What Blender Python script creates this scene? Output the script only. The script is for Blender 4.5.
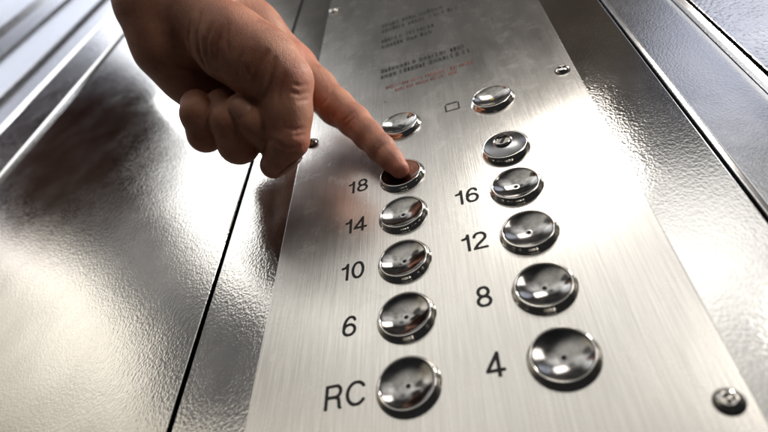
import bpy, bmesh, math, random
import numpy as np
from mathutils import Vector, Matrix

random.seed(7)
S = 0.031                      # one row pitch of the lift buttons = 31 mm; the layout below counts in pitches
scn = bpy.context.scene
for o in list(bpy.data.objects):
    bpy.data.objects.remove(o)
COL = scn.collection

# ------------------------------------------------------------------ camera
FPX, AZ, EL, RO = 563.1, -0.33478, 0.85233, 0.00852
CAM = np.array([1.60575, -5.58159, -3.59503])
fw = np.array([math.sin(AZ)*math.cos(EL), math.cos(AZ)*math.cos(EL), math.sin(EL)])
r0 = np.cross(fw, [0, 0, 1]); r0 /= np.linalg.norm(r0)
u0 = np.cross(r0, fw)
rt = math.cos(RO)*r0 + math.sin(RO)*u0
up = -math.sin(RO)*r0 + math.cos(RO)*u0
cd = bpy.data.cameras.new('camera'); cam = bpy.data.objects.new('camera', cd); COL.objects.link(cam)
M = Matrix.Identity(4)
for i in range(3):
    M[i][0], M[i][1], M[i][2], M[i][3] = rt[i], up[i], -fw[i], CAM[i]*S
cam.matrix_world = M
cd.sensor_width = 36.0; cd.lens = FPX/768*36.0
cd.clip_start = 0.01; cd.clip_end = 50
cd.dof.use_dof = True; cd.dof.focus_distance = 8.9*S; cd.dof.aperture_fstop = 7.5
scn.camera = cam

def at(px, py, depth):
    """point seen at that place of the photo, so many pitches in front of the lens"""
    return CAM + depth*(fw + rt*(px-384)/FPX - up*(py-216)/FPX)

def ndir(px, py, tilt=0.0):
    """direction in which a wall seen there (turned tilt degrees towards +x) mirrors the view"""
    d = fw + rt*(px-384)/FPX - up*(py-216)/FPX
    d = d/np.linalg.norm(d); q = math.radians(tilt); n = np.array([math.sin(q), -math.cos(q), 0.0])
    return d-2*(d@n)*n

# ------------------------------------------------------------------ surroundings painted into the world as bright and dark patches, mirrored by the steel
w = bpy.data.worlds.new('World'); scn.world = w; w.use_nodes = True
nt = w.node_tree; nt.nodes.clear()
wo = nt.nodes.new('ShaderNodeOutputWorld'); bg = nt.nodes.new('ShaderNodeBackground')
nt.links.new(bg.outputs[0], wo.inputs[0])
tc = nt.nodes.new('ShaderNodeTexCoord')
nz = nt.nodes.new('ShaderNodeTexNoise'); nz.inputs['Scale'].default_value = 3.0; nz.inputs['Detail'].default_value = 2
nt.links.new(tc.outputs['Generated'], nz.inputs['Vector'])
def lobe(prev, d, a_out, a_in, col, mode='ADD'):
    dp = nt.nodes.new('ShaderNodeVectorMath'); dp.operation = 'DOT_PRODUCT'
    nt.links.new(tc.outputs['Generated'], dp.inputs[0])
    d = np.array(d, float); d /= np.linalg.norm(d); dp.inputs[1].default_value = d
    mr = nt.nodes.new('ShaderNodeMapRange'); mr.interpolation_type = 'SMOOTHSTEP'
    mr.inputs['From Min'].default_value = math.cos(math.radians(a_out))
    mr.inputs['From Max'].default_value = math.cos(math.radians(a_in))
    nt.links.new(dp.outputs['Value'], mr.inputs['Value'])
    mx = nt.nodes.new('ShaderNodeMix'); mx.data_type = 'RGBA'; mx.blend_type = mode
    mx.clamp_result = False
    nt.links.new(mr.outputs[0], mx.inputs['Factor'])
    nt.links.new(prev, mx.inputs['A']); mx.inputs['B'].default_value = (*col, 1)
    return mx.outputs['Result']
cr = nt.nodes.new('ShaderNodeValToRGB')
cr.color_ramp.elements[0].position = 0.38; cr.color_ramp.elements[0].color = (0.042, 0.040, 0.038, 1)
cr.color_ramp.elements[1].position = 0.66; cr.color_ramp.elements[1].color = (0.17, 0.16, 0.15, 1)
nt.links.new(nz.outputs['Fac'], cr.inputs['Fac'])
c = cr.outputs['Color']
c = lobe(c, (0.1, -0.5, -1.0), 100, 60, (0.026, 0.026, 0.027), 'MIX')          # dark floor side
c = lobe(c, ndir(450, 415), 32, 8, (0.78, 0.75, 0.69))                         # pale far wall
c = lobe(c, ndir(60, 430), 26, 5, (0.44, 0.39, 0.29))                          # warm patch painted in, mirrored low on the left wall
c = lobe(c, ndir(470, 270), 18, 5, (0.36, 0.36, 0.35))
c = lobe(c, ndir(310, 240), 15, 4, (0.40, 0.40, 0.39))
c = lobe(c, ndir(115, 260), 20, 6, (0.56, 0.55, 0.53))
c = lobe(c, ndir(205, 120), 13, 6, (1.2, 1.2, 1.19))                           # bright ceiling panels
c = lobe(c, ndir(245, 215), 10, 2, (0.75, 0.75, 0.74))  # more bright patches added to lift the steel's reflections
c = lobe(c, ndir(695, 245), 10, 3, (0.60, 0.59, 0.57))
c = lobe(c, ndir(110, 330), 7, 1.5, (0.40, 0.37, 0.32))
c = lobe(c, ndir(28, 246), 3.5, 1.5, (0.9, 0.78, 0.74))
c = lobe(c, ndir(62, 285), 3, 1.2, (0.5, 0.48, 0.43))
c = lobe(c, ndir(735, 310), 15, 4, (0.62, 0.61, 0.59))
c = lobe(c, ndir(700, 200), 12, 4, (0.25, 0.25, 0.25))
c = lobe(c, ndir(30, 40), 20, 5, (0.95, 1.02, 1.2))
c = lobe(c, ndir(330, 305), 6, 1.5, (0.35, 0.34, 0.31))
c = lobe(c, ndir(620, 25), 12, 5, (0.06, 0.048, 0.04), 'MIX')                  # dark reflections painted into the world, mirrored at upper right
c = lobe(c, ndir(632, 70), 6, 2, (0.10, 0.085, 0.07), 'MIX')
c = lobe(c, ndir(690, 90), 7, 3, (0.07, 0.07, 0.08), 'MIX')
c = lobe(c, ndir(80, 146), 9.2, 8.2, (0.015, 0.006, 0.004), 'MIX')  # dark brown reflection painted in for the left wall
c = lobe(c, ndir(42, 186), 6, 4.8, (0.03, 0.016, 0.012), 'MIX')
c = lobe(c, ndir(190, 322), 5.5, 3.5, (0.34, 0.33, 0.31), 'MIX')
c = lobe(c, ndir(148, 262), 5.5, 3.5, (0.32, 0.31, 0.30), 'MIX')
c = lobe(c, ndir(226, 366), 8, 5.5, (0.15, 0.145, 0.145), 'MIX')
c = lobe(c, ndir(758, 30, 2), 9, 4.5, (0.95, 1.0, 1.18), 'MIX')
c = lobe(c, ndir(590, 330), 5, 1, (0.55, 0.54, 0.52), 'MIX')  # soft patches painted in to cloud the plate's reflections
c = lobe(c, ndir(345, 225), 4, 1, (1.1, 1.1, 1.1), 'MIX')
c = lobe(c, ndir(480, 350), 4, 1, (0.70, 0.68, 0.64), 'MIX')
c = lobe(c, ndir(640, 410), 6, 2, (0.62, 0.60, 0.55), 'MIX')
c = lobe(c, ndir(445, 197), 5, 1.5, (0.16, 0.16, 0.165), 'MIX')
nt.links.new(c, bg.inputs['Color']); bg.inputs['Strength'].default_value = 1.0

def area(name, loc, target, sx, sy, power, col):
    ld = bpy.data.lights.new(name, 'AREA'); ld.shape = 'RECTANGLE'; ld.size = sx*S; ld.size_y = sy*S
    ld.energy = power; ld.color = col
    o = bpy.data.objects.new(name, ld); COL.objects.link(o)
    o.location = Vector(loc)*S
    o.rotation_euler = (Vector(target)-Vector(loc)).to_track_quat('-Z', 'Y').to_euler()
    return o
kd = np.array([CAM[0], -CAM[1], CAM[2]])+25*ndir(566, 172)
area('ceiling_or_fill_lamp', kd, (0, -1, 5), 4.5, 3.5, 0.4, (1.0, 0.94, 0.86))
kd = np.array([CAM[0], -CAM[1], CAM[2]])+26*ndir(870, -200)
area('ceiling_or_fill_lamp', kd, (-1, -2, 6), 4, 3, 5.4, (1.0, 0.92, 0.82))  # added lamp for the hand, set so its glare falls outside the frame
area('ceiling_or_fill_lamp', (11.0, -11.0, 6.5), (-2, -2, 6), 5, 5, 0.42, (1.0, 0.93, 0.85))  # added fill light on the hand, at hand height, not a ceiling fitting
kd = np.array([CAM[0], -CAM[1], CAM[2]])+26*ndir(222, 112)
area('ceiling_or_fill_lamp', kd, (-2, -1, 6), 4, 3, 0.45, (0.95, 0.97, 1.0))

scn.view_settings.view_transform = 'Standard'; scn.view_settings.look = 'None'
scn.view_settings.exposure = 0.18; scn.view_settings.gamma = 1.0
scn.render.engine = 'CYCLES'

# ------------------------------------------------------------------ materials
def mat(name):
    m = bpy.data.materials.new(name); m.use_nodes = True
    t = m.node_tree; b = t.nodes['Principled BSDF']
    return m, t, b
def node(t, typ, **kw):
    n = t.nodes.new(typ)
    for k, v in kw.items():
        if k in n.inputs: n.inputs[k].default_value = v
        else: setattr(n, k, v)
    return n
def coords(t, scale):
    tcn = t.nodes.new('ShaderNodeTexCoord'); mp = t.nodes.new('ShaderNodeMapping')
    mp.inputs['Scale'].default_value = scale
    t.links.new(tcn.outputs['Object'], mp.inputs['Vector'])
    return mp.outputs['Vector']
U = 1.0/S

def grain_steel(name, base, rough, sc, bump):
    m, t, b = mat(name)
    b.inputs['Metallic'].default_value = 1.0
    v = coords(t, (U, U, U*0.8))
    wn = node(t, 'ShaderNodeTexNoise', Scale=4.0*sc, Detail=2.0)
    t.links.new(v, wn.inputs['Vector'])
    add = t.nodes.new('ShaderNodeMix'); add.data_type = 'VECTOR'; add.inputs['Factor'].default_value = 0.06
    t.links.new(v, add.inputs['A']); t.links.new(wn.outputs['Color'], add.inputs['B'])
    vo = node(t, 'ShaderNodeTexVoronoi', Scale=9.0*sc, feature='SMOOTH_F1', Smoothness=0.5, Randomness=1.0)
    t.links.new(add.outputs['Result'], vo.inputs['Vector'])
    n2 = node(t, 'ShaderNodeTexNoise', Scale=14.0*sc, Detail=3.0, Roughness=0.55)
    t.links.new(v, n2.inputs['Vector'])
    ma = node(t, 'ShaderNodeMath', operation='ADD')
    t.links.new(vo.outputs['Distance'], ma.inputs[0]); t.links.new(n2.outputs['Fac'], ma.inputs[1])
    bp = node(t, 'ShaderNodeBump', Strength=bump, Distance=0.00034)
    t.links.new(ma.outputs[0], bp.inputs['Height']); t.links.new(bp.outputs['Normal'], b.inputs['Normal'])
    big = node(t, 'ShaderNodeTexNoise', Scale=0.9, Detail=5.0, Roughness=0.65)
    t.links.new(v, big.inputs['Vector'])
    rr = node(t, 'ShaderNodeMapRange'); rr.inputs['To Min'].default_value = rough-0.07; rr.inputs['To Max'].default_value = rough+0.09
    t.links.new(big.outputs['Fac'], rr.inputs['Value']); t.links.new(rr.outputs[0], b.inputs['Roughness'])
    cm = node(t, 'ShaderNodeValToRGB')
    cm.color_ramp.elements[0].position = .3; cm.color_ramp.elements[0].color = (*[x*0.82 for x in base], 1)
    cm.color_ramp.elements[1].position = .7; cm.color_ramp.elements[1].color = (*base, 1)
    t.links.new(big.outputs['Fac'], cm.inputs['Fac']); t.links.new(cm.outputs['Color'], b.inputs['Base Color'])
    return m
GRAIN = grain_steel('embossed_steel', (0.64, 0.63, 0.61), 0.08, 2.9, 0.105)
GRAIN_R = grain_steel('embossed_steel_right', (0.66, 0.65, 0.65), 0.12, 1.5, 0.34)
BAND_L = grain_steel('embossed_steel_far', (0.62, 0.62, 0.64), 0.12, 1.6, 0.30)
BAND = grain_steel('sanded_steel', (0.58, 0.585, 0.60), 0.18, 3.6, 0.12)

def brushed():
    m, t, b = mat('brushed_steel')
    b.inputs['Metallic'].default_value = 1.0
    v = coords(t, (U*22, U, U*0.55))
    n1 = node(t, 'ShaderNodeTexNoise', Scale=1.6, Detail=5.0, Roughness=0.7)
    t.links.new(v, n1.inputs['Vector'])
    v2 = coords(t, (U*0.9, U, U*0.35))
    n2 = node(t, 'ShaderNodeTexNoise', Scale=1.2, Detail=4.0, Roughness=0.6)
    t.links.new(v2, n2.inputs['Vector'])
    cm = node(t, 'ShaderNodeValToRGB')
    cm.color_ramp.elements[0].position = .25; cm.color_ramp.elements[0].color = (0.50, 0.485, 0.46, 1)
    cm.color_ramp.elements[1].position = .75; cm.color_ramp.elements[1].color = (0.70, 0.685, 0.66, 1)
    t.links.new(n1.outputs['Fac'], cm.inputs['Fac']); 
    # little nicks and specks of dirt
    v3 = coords(t, (U, U, U)); vo = node(t, 'ShaderNodeTexVoronoi', Scale=1.1, feature='F1')
    t.links.new(v3, vo.inputs['Vector'])
    ns = node(t, 'ShaderNodeMapRange'); ns.inputs['From Min'].default_value = 0.018; ns.inputs['From Max'].default_value = 0.035
    ns.inputs['To Min'].default_value = 0.75; ns.inputs['To Max'].default_value = 0.0
    t.links.new(vo.outputs['Distance'], ns.inputs['Value'])
    mx = node(t, 'ShaderNodeMix', data_type='RGBA'); mx.inputs['B'].default_value = (0.05, 0.045, 0.04, 1)
    t.links.new(ns.outputs[0], mx.inputs['Factor']); t.links.new(cm.outputs['Color'], mx.inputs['A'])
    t.links.new(mx.outputs['Result'], b.inputs['Base Color'])
    rr = node(t, 'ShaderNodeMapRange'); rr.inputs['To Min'].default_value = 0.17; rr.inputs['To Max'].default_value = 0.34
    t.links.new(n2.outputs['Fac'], rr.inputs['Value']); t.links.new(rr.outputs[0], b.inputs['Roughness'])
    sm = node(t, 'ShaderNodeTexNoise', Scale=2.2, Detail=6.0, Roughness=0.7, Distortion=0.6); t.links.new(v3, sm.inputs['Vector'])
    sr = node(t, 'ShaderNodeMapRange'); sr.inputs['From Min'].default_value = .52; sr.inputs['From Max'].default_value = .72; sr.inputs['To Max'].default_value = 0.045
    t.links.new(sm.outputs['Fac'], sr.inputs['Value'])
    ra = node(t, 'ShaderNodeMath', operation='ADD'); t.links.new(rr.outputs[0], ra.inputs[0]); t.links.new(sr.outputs[0], ra.inputs[1])
    t.links.new(ra.outputs[0], b.inputs['Roughness'])
    dirt = node(t, 'ShaderNodeMix', data_type='RGBA'); dirt.inputs['B'].default_value = (0.33, 0.31, 0.28, 1)
    t.links.new(sr.outputs[0], dirt.inputs['Factor']); t.links.new(mx.outputs['Result'], dirt.inputs['A'])
    last = dirt.outputs['Result']
    for ang, sx_, k_ in ((0.5, 26, 0.25), (-0.9, 34, 0.2)):          # stray hairline scratches
        ms = node(t, 'ShaderNodeMapping'); ms.inputs['Rotation'].default_value = (0, ang, 0); ms.inputs['Scale'].default_value = (sx_, 1, 0.35); t.links.new(v3, ms.inputs['Vector'])
        sn_ = node(t, 'ShaderNodeTexNoise', Scale=1.0, Detail=2.0); t.links.new(ms.outputs[0], sn_.inputs['Vector'])
        sk = node(t, 'ShaderNodeMapRange'); sk.inputs['From Min'].default_value = .735; sk.inputs['From Max'].default_value = .78; sk.inputs['To Max'].default_value = k_
        t.links.new(sn_.outputs['Fac'], sk.inputs['Value'])
        m3 = node(t, 'ShaderNodeMix', data_type='RGBA'); m3.inputs['B'].default_value = (0.25, 0.24, 0.23, 1)
        t.links.new(sk.outputs[0], m3.inputs['Factor']); t.links.new(last, m3.inputs['A']); last = m3.outputs['Result']
    t.links.new(last, b.inputs['Base Color'])
    bp = node(t, 'ShaderNodeBump', Strength=0.10, Distance=0.0006)
    t.links.new(n1.outputs['Fac'], bp.inputs['Height']); t.links.new(bp.outputs['Normal'], b.inputs['Normal'])
    b.inputs['Anisotropic'].default_value = 0.6; b.inputs['Anisotropic Rotation'].default_value = 0.0
    tg = node(t, 'ShaderNodeTangent', direction_type='RADIAL', axis='Z')
    t.links.new(tg.outputs[0], b.inputs['Tangent'])
    return m
BRUSH = brushed()

def chrome(name, base, rough, smudge=0.06, sc=2.5):
    m, t, b = mat(name)
    b.inputs['Metallic'].default_value = 1.0; b.inputs['Base Color'].default_value = (*base, 1)
    v = coords(t, (U*sc, U*sc, U*sc))
    n = node(t, 'ShaderNodeTexNoise', Scale=1.5, Detail=5.0, Roughness=0.65); t.links.new(v, n.inputs['Vector'])
    rr = node(t, 'ShaderNodeMapRange'); rr.inputs['To Min'].default_value = rough; rr.inputs['To Max'].default_value = rough+smudge
    t.links.new(n.outputs['Fac'], rr.inputs['Value']); t.links.new(rr.outputs[0], b.inputs['Roughness'])
    return m
def worn(m, amount):
    t = m.node_tree; b = t.nodes['Principled BSDF']
    oi = t.nodes.new('ShaderNodeObjectInfo'); r_in = b.inputs['Roughness'].links[0].from_socket
    ma = node(t, 'ShaderNodeMath', operation='MULTIPLY_ADD'); t.links.new(oi.outputs['Random'], ma.inputs[0]); ma.inputs[1].default_value = amount
    t.links.new(r_in, ma.inputs[2]); t.links.new(ma.outputs[0], b.inputs['Roughness'])
    v = coords(t, (U*3, U*3, U*3))
    ad = node(t, 'ShaderNodeVectorMath', operation='ADD'); t.links.new(v, ad.inputs[0])
    sc_ = node(t, 'ShaderNodeVectorMath', operation='SCALE'); sc_.inputs[0].default_value = (7, 3, 5); t.links.new(oi.outputs['Random'], sc_.inputs['Scale']); t.links.new(sc_.outputs[0], ad.inputs[1])
    n = node(t, 'ShaderNodeTexNoise', Scale=1.3, Detail=6.0, Roughness=0.7); t.links.new(ad.outputs[0], n.inputs['Vector'])
    cm = node(t, 'ShaderNodeValToRGB'); bc = b.inputs['Base Color'].default_value[:3]
    cm.color_ramp.elements[0].position = .33; cm.color_ramp.elements[0].color = (*[x*0.62 for x in bc], 1)
    cm.color_ramp.elements[1].position = .62; cm.color_ramp.elements[1].color = (*[x*1.15 for x in bc], 1)
    t.links.new(n.outputs['Fac'], cm.inputs['Fac']); t.links.new(cm.outputs['Color'], b.inputs['Base Color'])
CHROME = chrome('polished_steel', (0.50, 0.485, 0.46), 0.06)
DISH = chrome('worn_polished_steel', (0.31, 0.305, 0.30), 0.03, 0.11)
worn(DISH, 0.06)
TRIM = chrome('bead_steel', (0.72, 0.72, 0.74), 0.16, 0.08)
def plain(name, colr, rough, metal=0.0):
    m, t, b = mat(name)
    v = coords(t, (U*6, U*6, U*6)); n = node(t, 'ShaderNodeTexNoise', Scale=2.0, Detail=3.0); t.links.new(v, n.inputs['Vector'])
    cm = node(t, 'ShaderNodeValToRGB')
    cm.color_ramp.elements[0].color = (*[x*0.7 for x in colr], 1); cm.color_ramp.elements[1].color = (*[x*1.3 for x in colr], 1)
    t.links.new(n.outputs['Fac'], cm.inputs['Fac']); t.links.new(cm.outputs['Color'], b.inputs['Base Color'])
    b.inputs['Roughness'].default_value = rough; b.inputs['Metallic'].default_value = metal; b.inputs['Specular IOR Level'].default_value = 0.25
    return m
INK = plain('black_print', (0.012, 0.012, 0.012), 0.45)
PALE_INK = plain('faded_print', (0.03, 0.03, 0.03), 0.6)
RED_INK = plain('faded_red_print', (0.20, 0.09, 0.085), 0.5)
DARK = plain('dark_recess', (0.03, 0.03, 0.03), 0.6)
FACE = chrome('dark_satin_steel', (0.20, 0.20, 0.21), 0.20, 0.08)
YELLOW = plain('yellow_lens', (0.65, 0.52, 0.12), 0.3)
CLOTH = plain('dark_cloth', (0.035, 0.027, 0.024), 0.9)

# ------------------------------------------------------------------ mesh helpers
def link(name, me, m, parent=None):
    o = bpy.data.objects.new(name, me); COL.objects.link(o)
    if m: me.materials.append(m)
    if parent: o.parent = parent
    return o
def tag(o, label=None, cat=None, group=None, kind=None):
    if label: o['label'] = label
    if cat: o['category'] = cat
    if group: o['group'] = group
    if kind: o['kind'] = kind
    return o
def smooth(me, ang=40):
    me.polygons.foreach_set('use_smooth', [True]*len(me.polygons))
    try: me.set_sharp_from_angle(angle=math.radians(ang))
    except Exception: pass
def extrude_profile(name, prof, z0, z1, m, depth=0.35, parent=None):
    """prof: front outline [(x, y)...] from left to right; closed at y = +depth, run up from z0 to z1"""
    bm = bmesh.new()
    pts = list(prof)+[(prof[-1][0], depth), (prof[0][0], depth)]
    lo = [bm.verts.new((x*S, y*S, z0*S)) for x, y in pts]
    hi = [bm.verts.new((x*S, y*S, z1*S)) for x, y in pts]
    n = len(pts)
    for i in range(n):
        j = (i+1) % n
        bm.faces.new((lo[i], lo[j], hi[j], hi[i]))
    bm.faces.new(lo[::-1]); bm.faces.new(hi)
    bmesh.ops.recalc_face_normals(bm, faces=bm.faces)
    me = bpy.data.meshes.new(name); bm.to_mesh(me); bm.free()
    return link(name, me, m, parent)
def lathe(name, prof, m, parent=None, seg=72, wob=0.0):
    """prof [(radius, height out of the wall)]; turned round the -y axis"""
    bm = bmesh.new(); rings = []
    for r, h in prof:
        if r < 1e-6: rings.append([bm.verts.new((0, -h*S, 0))])
        else: rings.append([bm.verts.new((r*S*math.cos(2*math.pi*k/seg), -h*S, r*S*math.sin(2*math.pi*k/seg))) for k in range(seg)])
    for a, b in zip(rings, rings[1:]):
        for k in range(seg):
            l = (k+1) % seg
            if len(a) == 1: bm.faces.new((a[0], b[k], b[l]))
            elif len(b) == 1: bm.faces.new((a[k], a[l], b[0]))
            else: bm.faces.new((a[k], a[l], b[l], b[k]))
    bmesh.ops.recalc_face_normals(bm, faces=bm.faces)
    me = bpy.data.meshes.new(name); bm.to_mesh(me); bm.free(); smooth(me, 50)
    return link(name, me, m, parent)
def bead(x0, x1, h, y=0.0, n=8):
    xm, rx = (x0+x1)/2, (x1-x0)/2
    return [(xm-rx*math.cos(math.pi*k/n), y-h*math.sin(math.pi*k/n)) for k in range(n+1)]

# ------------------------------------------------------------------ the lift car wall (setting)
Z0, Z1 = -7.0, 46.0
def struct(name, prof, m, depth=0.35):
    return tag(extrude_profile(name, prof, Z0, Z1, m, depth), kind='structure')
def face(x0, x1, y0=0.0, y1=0.0, e=0.012):
    return [(x0, y0+e), (x0+e*0.35, y0+e*0.3), (x0+e, y0), (x1-e, y1), (x1-e*0.35, y1+e*0.3), (x1, y1+e)]
struct('wall_backing', [(-44, 0.42), (16, 0.42)], DARK, 0.6)
struct('wall_left', face(-11.60, -3.285), GRAIN)
struct('wall_centre', face(-3.20, 4.40), GRAIN)
struct('wall_right', face(5.76, 15.5, -0.02, 0.35), GRAIN_R, 0.8)
struct('wall_bead_right', face(4.43, 4.50, -0.07, -0.045, 0.006), TRIM)
struct('wall_strip_right', face(4.515, 5.52, -0.03, 0.02), BAND)
struct('wall_trim_right', face(5.53, 5.66, -0.09, -0.056, 0.008), TRIM)
struct('wall_trim_left', face(-11.74, -11.615, -0.09, -0.063, 0.006), TRIM)
struct('wall_strip_left', face(-13.62, -11.77, -0.10, -0.04), BAND_L)
struct('wall_bead_left', face(-13.93, -13.66, -0.16, -0.10, 0.012), TRIM)
struct('wall_strip_left', face(-15.80, -13.97, -0.05, -0.12), BAND_L)
struct('wall_panel_left', face(-20.45, -15.82, 0.10, -0.20, 0.08), BAND_L)
struct('wall_strip_left', face(-22.75, -20.60, -0.10, -0.02), BAND_L)
struct('wall_strip_left', face(-24.55, -22.78, -0.14, 0.06), BAND)
struct('wall_panel_left', face(-43.0, -24.60, 0.0, 0.0), BAND_L)

# ------------------------------------------------------------------ control plate and its printing
PT = 0.05                                                    # plate stands this far off the wall
pl, pr, pb, pt = -2.09, 3.32, -2.6, 14.6
plate = extrude_profile('control_plate', [(pl, -PT+0.012), (pl+0.006, -PT+0.003), (pl+0.014, -PT), (pr-0.014, -PT), (pr-0.006, -PT+0.003), (pr, -PT+0.012)], pb, pt, BRUSH, -0.002)
tag(plate, 'brushed steel lift control plate with black floor numbers and two columns of round buttons', 'control panel')

def surface_nets(F, LO, H):
    s = F < 0
    n = np.array(F.shape)
    cnt = np.zeros(n-1, np.int8)
    sub = lambda A, o: A[o[0]:n[0]-1+o[0], o[1]:n[1]-1+o[1], o[2]:n[2]-1+o[2]]
    offs = [(i, j, k) for i in (0, 1) for j in (0, 1) for k in (0, 1)]
    for o in offs: cnt += sub(s, o)
    act = (cnt > 0) & (cnt < 8)
    idx = np.argwhere(act); vid = np.full(n-1, -1, np.int64); vid[act] = np.arange(len(idx))
    val = {o: F[idx[:, 0]+o[0], idx[:, 1]+o[1], idx[:, 2]+o[2]].astype(np.float64) for o in offs}
    acc = np.zeros((len(idx), 3)); num = np.zeros(len(idx))
    for a in offs:
        for ax in range(3):
            if a[ax]: continue
            b = list(a); b[ax] = 1; b = tuple(b)
            va, vb = val[a], val[b]; m = (va < 0) != (vb < 0)
            t = np.where(m, va/np.where(m, va-vb, 1), 0)
            pos = np.array(a, float)[None].repeat(len(idx), 0); pos[:, ax] = t
            acc[m] += pos[m]; num[m] += 1
    V = LO+H*(idx+acc/num[:, None])
    faces = []
    for ax in range(3):
        o = [0, 0, 0]; o[ax] = 1
        A = s[:n[0]-o[0], :n[1]-o[1], :n[2]-o[2]]; B = s[o[0]:, o[1]:, o[2]:]
        e = np.argwhere(A != B); b1, b2 = (ax+1) % 3, (ax+2) % 3
        ok = (e[:, b1] > 0) & (e[:, b2] > 0) & (e[:, b1] < n[b1]-1) & (e[:, b2] < n[b2]-1) & (e[:, ax] < n[ax]-1)
        e = e[ok]; inside = A[tuple(e.T)]
        q = []
        for d1, d2 in ((1, 1), (0, 1), (0, 0), (1, 0)):
            ee = e.copy(); ee[:, b1] -= d1; ee[:, b2] -= d2; q.append(vid[tuple(ee.T)])
        q = np.stack(q, 1); q[~inside] = q[~inside][:, ::-1]
        faces.append(q)
    return V, np.concatenate(faces)
def quad_mesh(name, V, Q):
    me = bpy.data.meshes.new(name)
    me.vertices.add(len(V)); me.vertices.foreach_set('co', np.asarray(V, np.float32).ravel())
    me.loops.add(Q.size); me.loops.foreach_set('vertex_index', Q.astype(np.int32).ravel())
    me.polygons.add(len(Q)); me.polygons.foreach_set('loop_start', np.arange(0, Q.size, 4, dtype=np.int32))
    me.update(calc_edges=True); me.validate()
    return me
def arc(cx, cy, rx, ry, a0, a1, n=28):
    return [(cx+rx*math.cos(math.radians(a0+(a1-a0)*k/n)), cy+ry*math.sin(math.radians(a0+(a1-a0)*k/n))) for k in range(n+1)]
# plain grotesque figures, cap height 1, centre-line strokes; (advance width, strokes)
GLYPH = {
 '0': (0.66, [arc(.33, .5, .235, .445, 0, 360)]),
 '1': (0.46, [[(.30, 0), (.30, .945)], [(.30, .93), (.25, .80), (.16, .745), (.07, .735)]]),
 '2': (0.66, [arc(.33, .70, .235, .245, 172, -28)+[(.46, .50), (.22, .28), (.12, .14), (.09, .055)], [(.07, .055), (.585, .055)]]),
 '4': (0.66, [[(.44, 0), (.44, .95)], [(.44, .93), (.06, .29)], [(.05, .265), (.61, .265)]]),
 '6': (0.66, [arc(.33, .31, .235, .255, 0, 360), arc(.40, .42, .30, .53, 185, 105)+arc(.35, .72, .205, .225, 95, 15)]),
 '8': (0.66, [arc(.33, .725, .195, .22, 0, 360), arc(.33, .275, .235, .225, 0, 360)]),
 'R': (0.82, [[(.12, 0), (.12, .945)], [(.12, .945), (.45, .945)]+arc(.45, .715, .20, .23, 90, -90)+[(.12, .485)], [(.45, .48), (.58, .42), (.61, .28), (.63, .10), (.68, 0)]]),
 'C': (0.84, [arc(.44, .5, .34, .445, 38, 322)]),
}
def number(txt, x, z, h=0.335, wgt=0.132):
    segs = []; cur = 0.0
    for ch in txt:
        adv, st = GLYPH[ch]
        for line in st:
            for a, b in zip(line, line[1:]): segs.append((a[0]+cur, a[1], b[0]+cur, b[1]))
        cur += adv
    hh = 0.02; lo = np.array([-0.12, -0.06, -0.12]); n = [int((cur+0.24)/hh), 7, int(1.24/hh)]
    X, Z = np.meshgrid(lo[0]+hh*np.arange(n[0]), lo[2]+hh*np.arange(n[2]), indexing='ij')
    D = np.full(X.shape, 9.0)
    for ax_, az_, bx_, bz_ in segs:
        dx, dz = bx_-ax_, bz_-az_; L2 = dx*dx+dz*dz+1e-12
        t = np.clip(((X-ax_)*dx+(Z-az_)*dz)/L2, 0, 1)
        D = np.minimum(D, np.hypot(X-ax_-t*dx, Z-az_-t*dz))
    D = np.maximum(D-wgt/2, np.maximum(Z-1.0, -Z))
    Y = lo[1]+hh*np.arange(7)
    Fg = np.maximum(D[:, None, :], (np.abs(Y)-0.03)[None, :, None])
    Vg, Qg = surface_nets(Fg, lo, hh)
    Vg = (Vg-np.array([cur/2, 0, 0.5]))*np.array([h, 0.08, h])*S
    o = link('floor_number', quad_mesh('floor_number', Vg, Qg), INK, plate)
    o.location = (x*S, -(PT+0.0015)*S, z*S)
    o['label'] = 'black printed %s beside its button' % txt
    return o
for i, s in enumerate(('RC', '6', '10', '14', '18')):
    number(s, -0.79, i+0.06 if i else 0.04)
for i, s in enumerate(('4', '8', '12', '16')):
    number(s, 1.02, i+0.08)

def strokes(name, rects, m, th=0.003):
    bm = bmesh.new()
    for x0, x1, z0, z1 in rects:
        v = [bm.verts.new((x*S, y*S, z*S)) for y in (-PT-th, -PT) for x, z in ((x0, z0), (x1, z0), (x1, z1), (x0, z1))]
        for f in ((0, 1, 2, 3), (7, 6, 5, 4), (0, 4, 5, 1), (1, 5, 6, 2), (2, 6, 7, 3), (3, 7, 4, 0)):
            bm.faces.new([v[q] for q in f])
    bmesh.ops.recalc_face_normals(bm, faces=bm.faces)
    me = bpy.data.meshes.new(name); bm.to_mesh(me); bm.free()
    return link(name, me, m, plate)
def printed_line(name, x0, x1, z, h, m, rnd):
    """a line of small printing too worn and blurred to read: letter-sized strokes in word groups"""
    x = x0; rects = []; left = rnd.randint(4, 9)
    while x < x1:
        wd = h*rnd.uniform(0.20, 0.36); t = h*0.15
        lo_, hi_ = z-h/2*rnd.uniform(0.55, 0.8), z+h/2*rnd.uniform(0.55, 1.0)
        rects.append((x, x+t, lo_, hi_))
        if rnd.random() > .25: rects.append((x+wd-t, x+wd, lo_, hi_-rnd.choice((0, 0, h*.2))))
        for zz in (lo_, (lo_+hi_)/2-t/2, hi_-t):
            if rnd.random() > .35: rects.append((x+t+.001, x+wd-t-.001, zz, zz+t))
        x += wd+h*0.09; left -= 1
        if left == 0: x += h*0.26; left = rnd.randint(3, 9)
    return strokes(name, rects, m)
rnd = random.Random(3)
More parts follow.
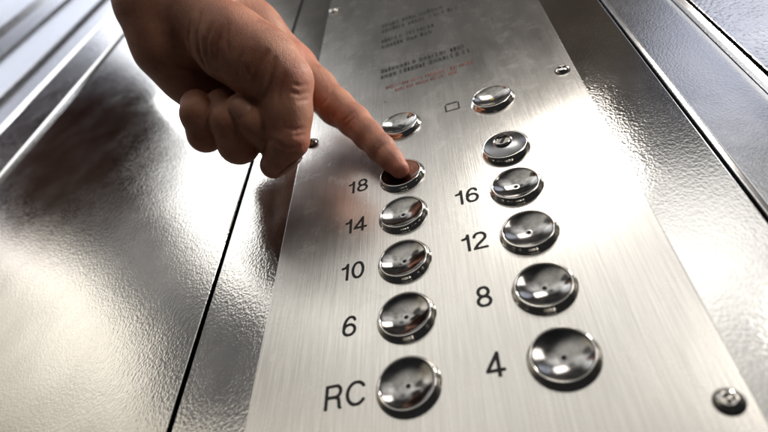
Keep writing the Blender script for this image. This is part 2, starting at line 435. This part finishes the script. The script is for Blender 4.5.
for x1, z, h in ((1.12, 10.56, .26), (1.50, 10.24, .26), (0.95, 9.64, .26), (0.86, 9.32, .26), (1.46, 8.06, .24), (1.56, 7.78, .24)):
    printed_line('printed_text', -0.42, x1, z, h, PALE_INK, rnd)
printed_line('printed_text', -0.30, 1.60, 7.24, 0.17, RED_INK, rnd)
printed_line('printed_text', -0.10, 1.20, 7.03, 0.15, RED_INK, rnd)
sq = [(-.14, .14, -.14, -.11), (-.11, .11, .10, .14), (-.14, -.11, -.1095, .0995), (.11, .14, -.1095, .0995)]
strokes('square_symbol', [(1.02+a, 1.02+b, 5.75+c_, 5.75+d) for a, b, c_, d in sq], INK)
for x, z in ((3.10, -0.77), (3.10, 5.89), (3.10, 12.9), (-1.87, -0.77), (-1.87, 5.89), (-1.95, 12.9)):
    sc_ = lathe('screw', [(0.150, 0.0), (0.150, 0.025), (0.14, 0.045), (0.115, 0.072), (0.082, 0.086), (0.072, 0.084), (0.070, 0.03), (0, 0.03)], CHROME, plate, 40)
    sc_.location = (x*S, -PT*S, z*S); sc_.scale = (0.8, 0.8, 0.8)
    lathe('socket_pin', [(0.028, 0.03), (0.028, 0.085), (0.02, 0.09), (0, 0.09)], CHROME, sc_, 20)
    lathe('washer', [(0.178, 0.0), (0.178, 0.010), (0.17, 0.015), (0.151, 0.015)], DARK, sc_, 40)

# ------------------------------------------------------------------ lift buttons
def make_button():
    root = bpy.data.objects.new('lift_button', None); COL.objects.link(root); root.empty_display_size = 0.01
    lathe('bezel', [(0.400, 0.0), (0.400, 0.012), (0.396, 0.020), (0.384, 0.030), (0.376, 0.050), (0.368, 0.074), (0.358, 0.090), (0.346, 0.097),
                    (0.334, 0.095), (0.327, 0.086), (0.3245, 0.04)], CHROME, root, 96)
    R = 0.3215; n = 14
    prof = [(R, 0.045), (R, 0.079), (R-0.004, 0.085)]
    for k in range(n+1):
        q = 1-k/n; r = 0.312*q
        if r < 0.04: break
        prof.append((r, 0.010+0.072*q**2.0))
    prof += [(0.034, 0.0125), (0.030, 0.0125), (0.027, 0.008), (0.026, 0.002), (0, 0.002)]
    lathe('dish', prof, DISH, root, 96)
    lathe('centre_pin', [(0.024, 0.0025), (0.024, 0.016), (0.018, 0.022), (0, 0.023)], DARK, root, 24)
    return root
bt = make_button()
def copy_tree(o, parent=None):
    c_ = o.copy(); COL.objects.link(c_); c_.parent = parent
    for ch in list(o.children): copy_tree(ch, c_)
    return c_
W = 1.7617; G = 5.5663
spots = [(0, 0, 'round steel lift button beside the letters RC'), (0, 1, 'round steel lift button beside the number 6'),
         (0, 2, 'round steel lift button beside the number 10'), (0, 3, 'round steel lift button beside the number 14'),
         (0, 4, 'round steel lift button for floor 18 being pressed by the fingertip'), (0, G, 'round steel lift button just above the pointing fingertip, without a number'),
         (W, 0, 'round steel lift button beside the number 4'), (W, 1, 'round steel lift button beside the number 8'),
         (W, 2, 'round steel lift button beside the number 12'), (W, 3, 'round steel lift button beside the number 16'),
         (W, G, 'round steel lift button beside the small printed square')]
for i, (x, z, lab) in enumerate(spots):
    o = bt if i == 0 else copy_tree(bt)
    o.location = (x*S, -PT*S, z*S); o.rotation_euler = (0, random.uniform(0, 6), 0)
    tag(o, lab, 'lift button', 'round lift buttons on the control plate')
    if z == G and x > 1:
        lathe('indicator_lens', [(0.034, 0.010), (0.034, 0.025), (0.02, 0.032), (0, 0.033)], YELLOW, o, 20)
key = bpy.data.objects.new('key_switch', None); COL.objects.link(key); key.location = (W*S, -PT*S, 4*S)
tag(key, 'round key switch with dark flat face above the 16 button', 'key switch')
lathe('bezel', [(0.392, 0.0), (0.392, 0.03), (0.382, 0.06), (0.372, 0.085), (0.36, 0.10), (0.345, 0.104), (0.335, 0.10), (0.332, 0.06)], CHROME, key, 96)
lathe('face_plate', [(0.330, 0.05), (0.330, 0.094), (0.325, 0.098), (0, 0.098)], FACE, key, 72)
cyl = lathe('lock_cylinder', [(0.150, 0.0985), (0.150, 0.125), (0.140, 0.14), (0.118, 0.145), (0.110, 0.135), (0.108, 0.11), (0, 0.11)], CHROME, key, 48)
cyl.location = (-0.02*S, 0, 0.09*S)
bm = bmesh.new(); bmesh.ops.create_cube(bm, size=1.0)
bmesh.ops.scale(bm, vec=(0.05*S, 0.01*S, 0.15*S), verts=bm.verts)
bmesh.ops.bevel(bm, geom=bm.edges[:], offset=0.004*S, segments=2, affect='EDGES')
me = bpy.data.meshes.new('keyhole'); bm.to_mesh(me); bm.free()
kh = link('keyhole', me, DARK, cyl); kh.location = (0, -0.113*S, 0); kh.rotation_euler = (0, 0.5, 0)

# ------------------------------------------------------------------ the pointing hand
H = 0.025                                                    # grid step, in pitches
LO = np.array([-8.2, -9.6, 2.0]); HI = np.array([0.9, 0.4, 12.8])
def deep(d): return 10.6+(d-7.6)*1.5
def T(n):
    """a node of the hand set at its distance, its thickness in step with it"""
    q = deep(n[2]); return (n[0], n[1], q, n[3]*q/n[2]) if len(n) > 3 else (n[0], n[1], q)
def PP(t): return at(t[0], t[1], t[2])
pts_all = []
def cone_sdf(P, a, ra, b, rb):
    ab = b-a; L2 = float(ab@ab)
    t = np.clip(((P-a)@ab)/L2, 0, 1)
    d = P-a-t[..., None]*ab
    return np.sqrt((d*d).sum(-1))-(ra+(rb-ra)*t)
def smin(a, b, k):
    if k <= 0: return np.minimum(a, b)
    h = np.clip(0.5+0.5*(b-a)/k, 0, 1)
    return b+(a-b)*h-k*h*(1-h)
class Field:
    def __init__(self):
        self.n = np.ceil((HI-LO)/H).astype(int)+1
        self.F = np.full(self.n, 1.0, np.float32)
    def box(self, pts, rad):
        lo = np.maximum(np.floor((np.min(pts, 0)-rad-LO)/H).astype(int), 0)
        hi = np.minimum(np.ceil((np.max(pts, 0)+rad-LO)/H).astype(int)+1, self.n)
        ax = [LO[i]+H*np.arange(lo[i], hi[i]) for i in range(3)]
        P = np.stack(np.meshgrid(*ax, indexing='ij'), -1)
        return tuple(slice(lo[i], hi[i]) for i in range(3)), P
    def add(self, a, ra, b, rb, k):
        sl, P = self.box([a, b], max(ra, rb)+0.45)
        self.F[sl] = smin(self.F[sl], cone_sdf(P, a, ra, b, rb).astype(np.float32), k)
    def chain(self, nodes, k, raw=False):
        if not raw: nodes = [T(n) for n in nodes]
        k *= 1.4
        for p, q in zip(nodes, nodes[1:]):
            self.add(PP(p), p[3], PP(q), q[3], k)
    def merge(self, o, k): self.F = smin(self.F, o.F, k)
palm = Field()
KP = 0.22
# forearm and wrist
FA = [(-5, -256, 8.3), (60, -170, 8.0), (183, -4, 7.5)]
for off in (-1, 1):
    ch = []
    for i, (x, y, d) in enumerate(FA):
        wdt = (29, 27, 21)[i]*off
        ch.append((x-0.73*wdt, y+0.68*wdt, d, (0.62, 0.56, 0.47)[i]))
    palm.chain(ch, KP)
# metacarpals
palm.chain([(208, -6, 7.70, .42), (252, 31, 7.98, .39), (294, 66, 8.18, .31)], KP)
palm.chain([(195, 5, 7.65, .42), (276, 82, 8.2, .31)], KP)
palm.chain([(180, 12, 7.62, .40), (250, 102, 8.15, .29)], KP)
palm.chain([(152, 8, 7.45, .46), (170, 46, 7.52, .44), (190, 76, 7.75, .36), (220, 112, 8.05, .26)], KP)
# thenar and thumb
palm.chain([(196, 14, 7.30, .40), (232, 44, 7.10, .44), (262, 64, 7.02, .43), (284, 82, 6.98, .345)], 0.20)
palm.chain([(262, 60, 7.3, .36), (285, 66, 7.95, .31)], 0.20)
palm.chain([(285, 82, 6.98, .33), (287, 112, 6.97, .295), (288, 138, 6.97, .275)], 0.12)
palm.chain([(288, 141, 6.97, .235), (280, 156, 7.08, .195), (273.5, 165, 7.2, .175)], 0.06)
# index finger
palm.chain([(293, 67, 11.47, .445), (316, 89, 11.1, .393), (336, 107, 10.75, .333), (354, 121, 10.42, .297)], 0.10, True)
palm.chain([(354, 121, 10.42, .297), (368, 135, 10.08, .262), (381, 148.5, 9.75, .240), (391, 159.5, 9.52, .198), (399.5, 169, 9.37, .163)], 0.06, True)
# curled fingers
mid = Field(); mid.chain([(276, 82, 8.2, .27), (277, 141, 7.25, .245), (256, 123, 7.0, .222), (241, 109.5, 7.0, .198)], 0.07)
rin = Field(); rin.chain([(250, 102, 8.15, .26), (239, 143, 7.22, .268), (230, 121, 7.08, .248), (222, 106, 7.25, .222)], 0.06)
pin = Field(); pin.chain([(220, 112, 8.05, .23), (206, 134, 7.3, .228), (199, 114, 7.12, .226), (197, 106, 7.25, .212)], 0.07)
mid.merge(rin, 0.012); mid.merge(pin, 0.012)
palm.merge(mid, 0.055)
F = palm.F
def sample(p):
    g = (p-LO)/H; i = np.clip(np.floor(g).astype(int), 0, np.array(F.shape)-2); t = g-i
    v = 0.0
    for c_ in range(8):
        o = np.array([(c_ >> 2) & 1, (c_ >> 1) & 1, c_ & 1]); wgt = np.prod(np.where(o, t, 1-t))
        v += wgt*F[tuple(i+o)]
    return v
def surf(px, py, d0=7.0):
    d = d0
    for _ in range(200):
        p = at(px, py, d); s = sample(p) if np.all(p > LO) and np.all(p < HI) else 0.1
        if s < 0.004: return p
        d += max(min(s, 0.3)*0.8, 0.004)
        if d > 13.5: return None
    return p
def grad(p):
    e = H; g = np.array([sample(p+e*np.eye(3)[i])-sample(p-e*np.eye(3)[i]) for i in range(3)])
    return g/np.linalg.norm(g)
creases = [([(228, 20), (226, 40), (230, 58)], .012, .026), ([(190, 22), (188, 40), (192, 56)], .016, .03), ([(175, 62), (190, 68), (204, 74)], .02, .03), ([(244, 50), (238, 64), (238, 78)], .010, .024),
           ([(292, 84), (300, 86), (308, 84)], .010, .02), ([(300, 146), (292, 149), (284, 149)], .014, .022), ([(228, 148), (238, 151), (250, 149)], .003, .022), ([(194, 136), (203, 139), (213, 136)], .003, .022),
           ([(200, 10), (196, 33), (199, 55), (206, 69)], .030, .030), ([(212, 22), (205, 42), (207, 57)], .022, .028), ([(223, 26), (216, 46), (218, 60)], .014, .026),
           ([(268, 50), (255, 69), (249, 88)], .030, .026), ([(275, 58), (267, 87), (261, 104)], .036, .028), ([(285, 72), (279, 90), (277, 104)], .010, .026),
           ([(263, 140), (272, 141), (283, 147)], .030, .026), ([(305, 128), (296, 130), (284, 128)], .010, .02), ([(305, 135), (294, 137)], .010, .02),
           ([(309, 92), (300, 95), (290, 92)], .012, .022), ([(308, 99), (298, 102)], .012, .02),
           ([(346, 126), (352, 120), (359, 112)], .007, .022), ([(342, 123), (349, 116), (356, 109)], .006, .02), ([(375, 153), (380, 148), (386, 143)], .004, .018),
           ([(222, 128), (235, 126), (250, 131)], .003, .02), ([(222, 133), (236, 131), (250, 136)], .003, .02), ([(186, 120), (196, 118), (208, 123)], .003, .02),
           ([(322, 105), (328, 98), (333, 88)], .010, .024), ([(240, 60), (252, 80), (262, 112)], .006, .03)]
surf_pts = {}
F0 = F.copy()
for line, amp, wd in creases:
    dens = []; wts = []
    for a, b in zip(line, line[1:]):
        for t in np.linspace(0, 1, 16): dens.append(surf(a[0]+(b[0]-a[0])*t, a[1]+(b[1]-a[1])*t))
    dens = [p for p in dens if p is not None]
    if len(dens) < 3: continue
    sl, P = palm.box(dens, 0.12)
    add_ = np.zeros(P.shape[:3])
    for i, p in enumerate(dens):
        a_ = amp*3.8*math.sin(math.pi*(i+0.5)/len(dens))**0.8
        add_ = np.maximum(add_, a_*np.exp(-((P-p)**2).sum(-1)/(wd*1.3)**2))
    F0[sl] += add_.astype(np.float32)
F = F0

V, Q = surface_nets(F, LO, H)
keep = (Q >= 0).all(1); Q = Q[keep]
# two gentle relaxations so the fine grid does not show
for lam in (0.5, -0.52, 0.5, -0.52, 0.5):
    acc = np.zeros_like(V); num = np.zeros(len(V))
    for a in range(4):
        b = (a+1) % 4
        np.add.at(acc, Q[:, a], V[Q[:, b]]); np.add.at(num, Q[:, a], 1)
        np.add.at(acc, Q[:, b], V[Q[:, a]]); np.add.at(num, Q[:, b], 1)
    V = V+lam*(acc/np.maximum(num, 1)[:, None]-V)

def skin():
    m, t, b = mat('skin')
    v = coords(t, (U, U, U))
    n1 = node(t, 'ShaderNodeTexNoise', Scale=2.6, Detail=6.0, Roughness=0.62); t.links.new(v, n1.inputs['Vector'])
    cm = node(t, 'ShaderNodeValToRGB')
    cm.color_ramp.elements[0].position = .32; cm.color_ramp.elements[0].color = (0.31, 0.108, 0.062, 1)
    cm.color_ramp.elements[1].position = .70; cm.color_ramp.elements[1].color = (0.47, 0.215, 0.13, 1)
    t.links.new(n1.outputs['Fac'], cm.inputs['Fac'])
    col = cm.outputs['Color']
    # blood under the skin: ruddier knuckles and fingertips
    for (px, py, d), rad, amt in (((402, 172, 9.42), .60, .75), ((354, 118, 10.2), .5, .2), ((300, 78, deep(6.8)), .5, .4), ((303, 142, deep(6.8)), .48, .4), ((272, 168, deep(7.1)), .36, .4),
                                  ((244, 150, deep(7.0)), .42, .4), ((208, 142, deep(7.1)), .4, .4), ((304, 52, deep(7.9)), .5, .4), ((240, 30, deep(6.8)), .6, .2)):
        ds = node(t, 'ShaderNodeVectorMath', operation='DISTANCE'); t.links.new(v, ds.inputs[0]); ds.inputs[1].default_value = tuple(at(px, py, d))
        mr = node(t, 'ShaderNodeMapRange', interpolation_type='SMOOTHSTEP')
        mr.inputs['From Min'].default_value = rad; mr.inputs['From Max'].default_value = 0.0; mr.inputs['To Max'].default_value = amt
        t.links.new(ds.outputs['Value'], mr.inputs['Value'])
        mx = node(t, 'ShaderNodeMix', data_type='RGBA'); mx.inputs['B'].default_value = (0.50, 0.135, 0.09, 1)
        t.links.new(mr.outputs[0], mx.inputs['Factor']); t.links.new(col, mx.inputs['A']); col = mx.outputs['Result']
    t.links.new(col, b.inputs['Base Color'])
    b.inputs['Subsurface Weight'].default_value = 0.10; b.inputs['Subsurface Radius'].default_value = (1.0, 0.35, 0.2)
    b.inputs['Subsurface Scale'].default_value = 0.002
    # fine criss-cross skin lines and pores
    dn = node(t, 'ShaderNodeTexNoise', Scale=7.0, Detail=5.0, Roughness=0.6); t.links.new(v, dn.inputs['Vector'])
    mixv = node(t, 'ShaderNodeMix', data_type='VECTOR'); mixv.inputs['Factor'].default_value = 0.10
    t.links.new(v, mixv.inputs['A']); t.links.new(dn.outputs['Color'], mixv.inputs['B'])
    vo = node(t, 'ShaderNodeTexVoronoi', Scale=38.0, feature='DISTANCE_TO_EDGE', Randomness=1.0); t.links.new(mixv.outputs['Result'], vo.inputs['Vector'])
    cl = node(t, 'ShaderNodeMapRange'); cl.inputs['From Max'].default_value = 0.12; t.links.new(vo.outputs['Distance'], cl.inputs['Value'])
    mp2 = node(t, 'ShaderNodeMapping'); mp2.inputs['Rotation'].default_value = (0.4, 0.7, 0.6); mp2.inputs['Scale'].default_value = (30, 9, 9); t.links.new(mixv.outputs['Result'], mp2.inputs['Vector'])
    ln = node(t, 'ShaderNodeTexNoise', Scale=1.0, Detail=3.0); t.links.new(mp2.outputs[0], ln.inputs['Vector'])
    m1 = node(t, 'ShaderNodeMath', operation='MULTIPLY_ADD'); t.links.new(cl.outputs[0], m1.inputs[0]); m1.inputs[1].default_value = 0.35; t.links.new(ln.outputs['Fac'], m1.inputs[2])
    bp = node(t, 'ShaderNodeBump', Strength=0.5, Distance=0.0005); t.links.new(m1.outputs[0], bp.inputs['Height'])
    t.links.new(bp.outputs['Normal'], b.inputs['Normal'])
    rr = node(t, 'ShaderNodeMapRange'); rr.inputs['To Min'].default_value = 0.40; rr.inputs['To Max'].default_value = 0.62
    t.links.new(n1.outputs['Fac'], rr.inputs['Value']); t.links.new(rr.outputs[0], b.inputs['Roughness'])
    return m
SKIN = skin()
me = quad_mesh('person', V*S, Q); smooth(me, 180)
person = link('person', me, SKIN)
tag(person, "person's bare hand with index finger outstretched, pressing the button beside 18", 'person')

NAIL, t, b = mat('fingernail')
b.inputs['Base Color'].default_value = (0.50, 0.30, 0.24, 1); b.inputs['Roughness'].default_value = 0.42
nn = node(t, 'ShaderNodeTexNoise', Scale=3.0); t.links.new(coords(t, (U, U, U)), nn.inputs['Vector'])
cm = node(t, 'ShaderNodeValToRGB'); cm.color_ramp.elements[0].color = (0.40, 0.19, 0.13, 1); cm.color_ramp.elements[1].color = (0.48, 0.25, 0.175, 1)
t.links.new(nn.outputs['Fac'], cm.inputs['Fac']); t.links.new(cm.outputs['Color'], b.inputs['Base Color'])
def make_nail(p, nrm, lng, wa, la):
    """curved nail plate: p centre, nrm outward, lng towards the fingertip"""
    nrm = np.array(nrm)/np.linalg.norm(nrm); lng = np.array(lng)-nrm*(np.array(lng)@nrm); lng /= np.linalg.norm(lng); sd = np.cross(nrm, lng)
    bm = bmesh.new(); G_ = 10; grid = {}
    for side in (0, 1):
        for i in range(G_+1):
            for j in range(G_+1):
                a, c_ = -1+2*i/G_, -1+2*j/G_
                x = a*math.sqrt(1-0.42*c_*c_); y = c_*math.sqrt(1-0.42*a*a)
                z = 0.010-0.085*x*x-0.045*y*y-0.028*side
                q = p+sd*x*wa+lng*y*la+nrm*z
                grid[side, i, j] = bm.verts.new(q*S)
    for i in range(G_):
        for j in range(G_):
            bm.faces.new([grid[0, i, j], grid[0, i+1, j], grid[0, i+1, j+1], grid[0, i, j+1]])
            bm.faces.new([grid[1, i, j+1], grid[1, i+1, j+1], grid[1, i+1, j], grid[1, i, j]])
        for a, c_ in (((i, 0), (i+1, 0)), ((i+1, G_), (i, G_)), ((0, i+1), (0, i)), ((G_, i), (G_, i+1))):
            bm.faces.new([grid[1, a[0], a[1]], grid[1, c_[0], c_[1]], grid[0, c_[0], c_[1]], grid[0, a[0], a[1]]])
    bmesh.ops.recalc_face_normals(bm, faces=bm.faces)
    m_ = bpy.data.meshes.new('fingernail'); bm.to_mesh(m_); bm.free(); smooth(m_, 60)
    return link('fingernail', m_, NAIL, person)
q0 = at(256, 123, deep(7.0)); q1 = at(241, 109.5, deep(7.0)); ax = (q1-q0)/np.linalg.norm(q1-q0)      # the tucked middle finger shows its nail
nv = -fw+rt*0.25-up*0.1; nv = nv-ax*(nv@ax); nv /= np.linalg.norm(nv)
make_nail(q0+(q1-q0)*0.66+nv*0.312, nv, ax, .185, .225)
# thumb nail on the far side of the bent thumb tip
tp = at(281, 155, deep(7.07))
tn = rt*0.62-up*0.70+fw*0.30; tn /= np.linalg.norm(tn)
make_nail(tp+tn*0.315, tn, rt*(-14)-up*12+fw*6, .21, .25)

# dark sleeve where the forearm leaves, beyond the frame
a0 = at(28, -214, deep(8.15)); a1 = at(-75, -350, deep(8.7)); ax = (a1-a0)/np.linalg.norm(a1-a0)
e1 = np.cross(ax, [0, 0, 1]); e1 /= np.linalg.norm(e1); e2 = np.cross(ax, e1)
bm = bmesh.new(); rings = []
for k, (tt, rr_) in enumerate(((0.02, .80), (0.0, .86), (0.02, .92), (0.3, .95), (0.7, 1.0), (1.3, 1.08), (2.6, 1.25), (2.7, 0.6))):
    rings.append([bm.verts.new((a0+ax*tt+(e1*math.cos(q)*1.15+e2*math.sin(q)*0.95)*1.5*rr_*(1+0.02*math.sin(5*q+k)))*S) for q in np.linspace(0, 2*math.pi, 49)[:-1]])
for A, B in zip(rings, rings[1:]):
    for k in range(48): bm.faces.new((A[k], A[(k+1) % 48], B[(k+1) % 48], B[k]))
bm.faces.new(rings[-1]); bmesh.ops.recalc_face_normals(bm, faces=bm.faces)
m_ = bpy.data.meshes.new('sleeve'); bm.to_mesh(m_); bm.free(); smooth(m_, 60)
link('sleeve', m_, CLOTH, person)
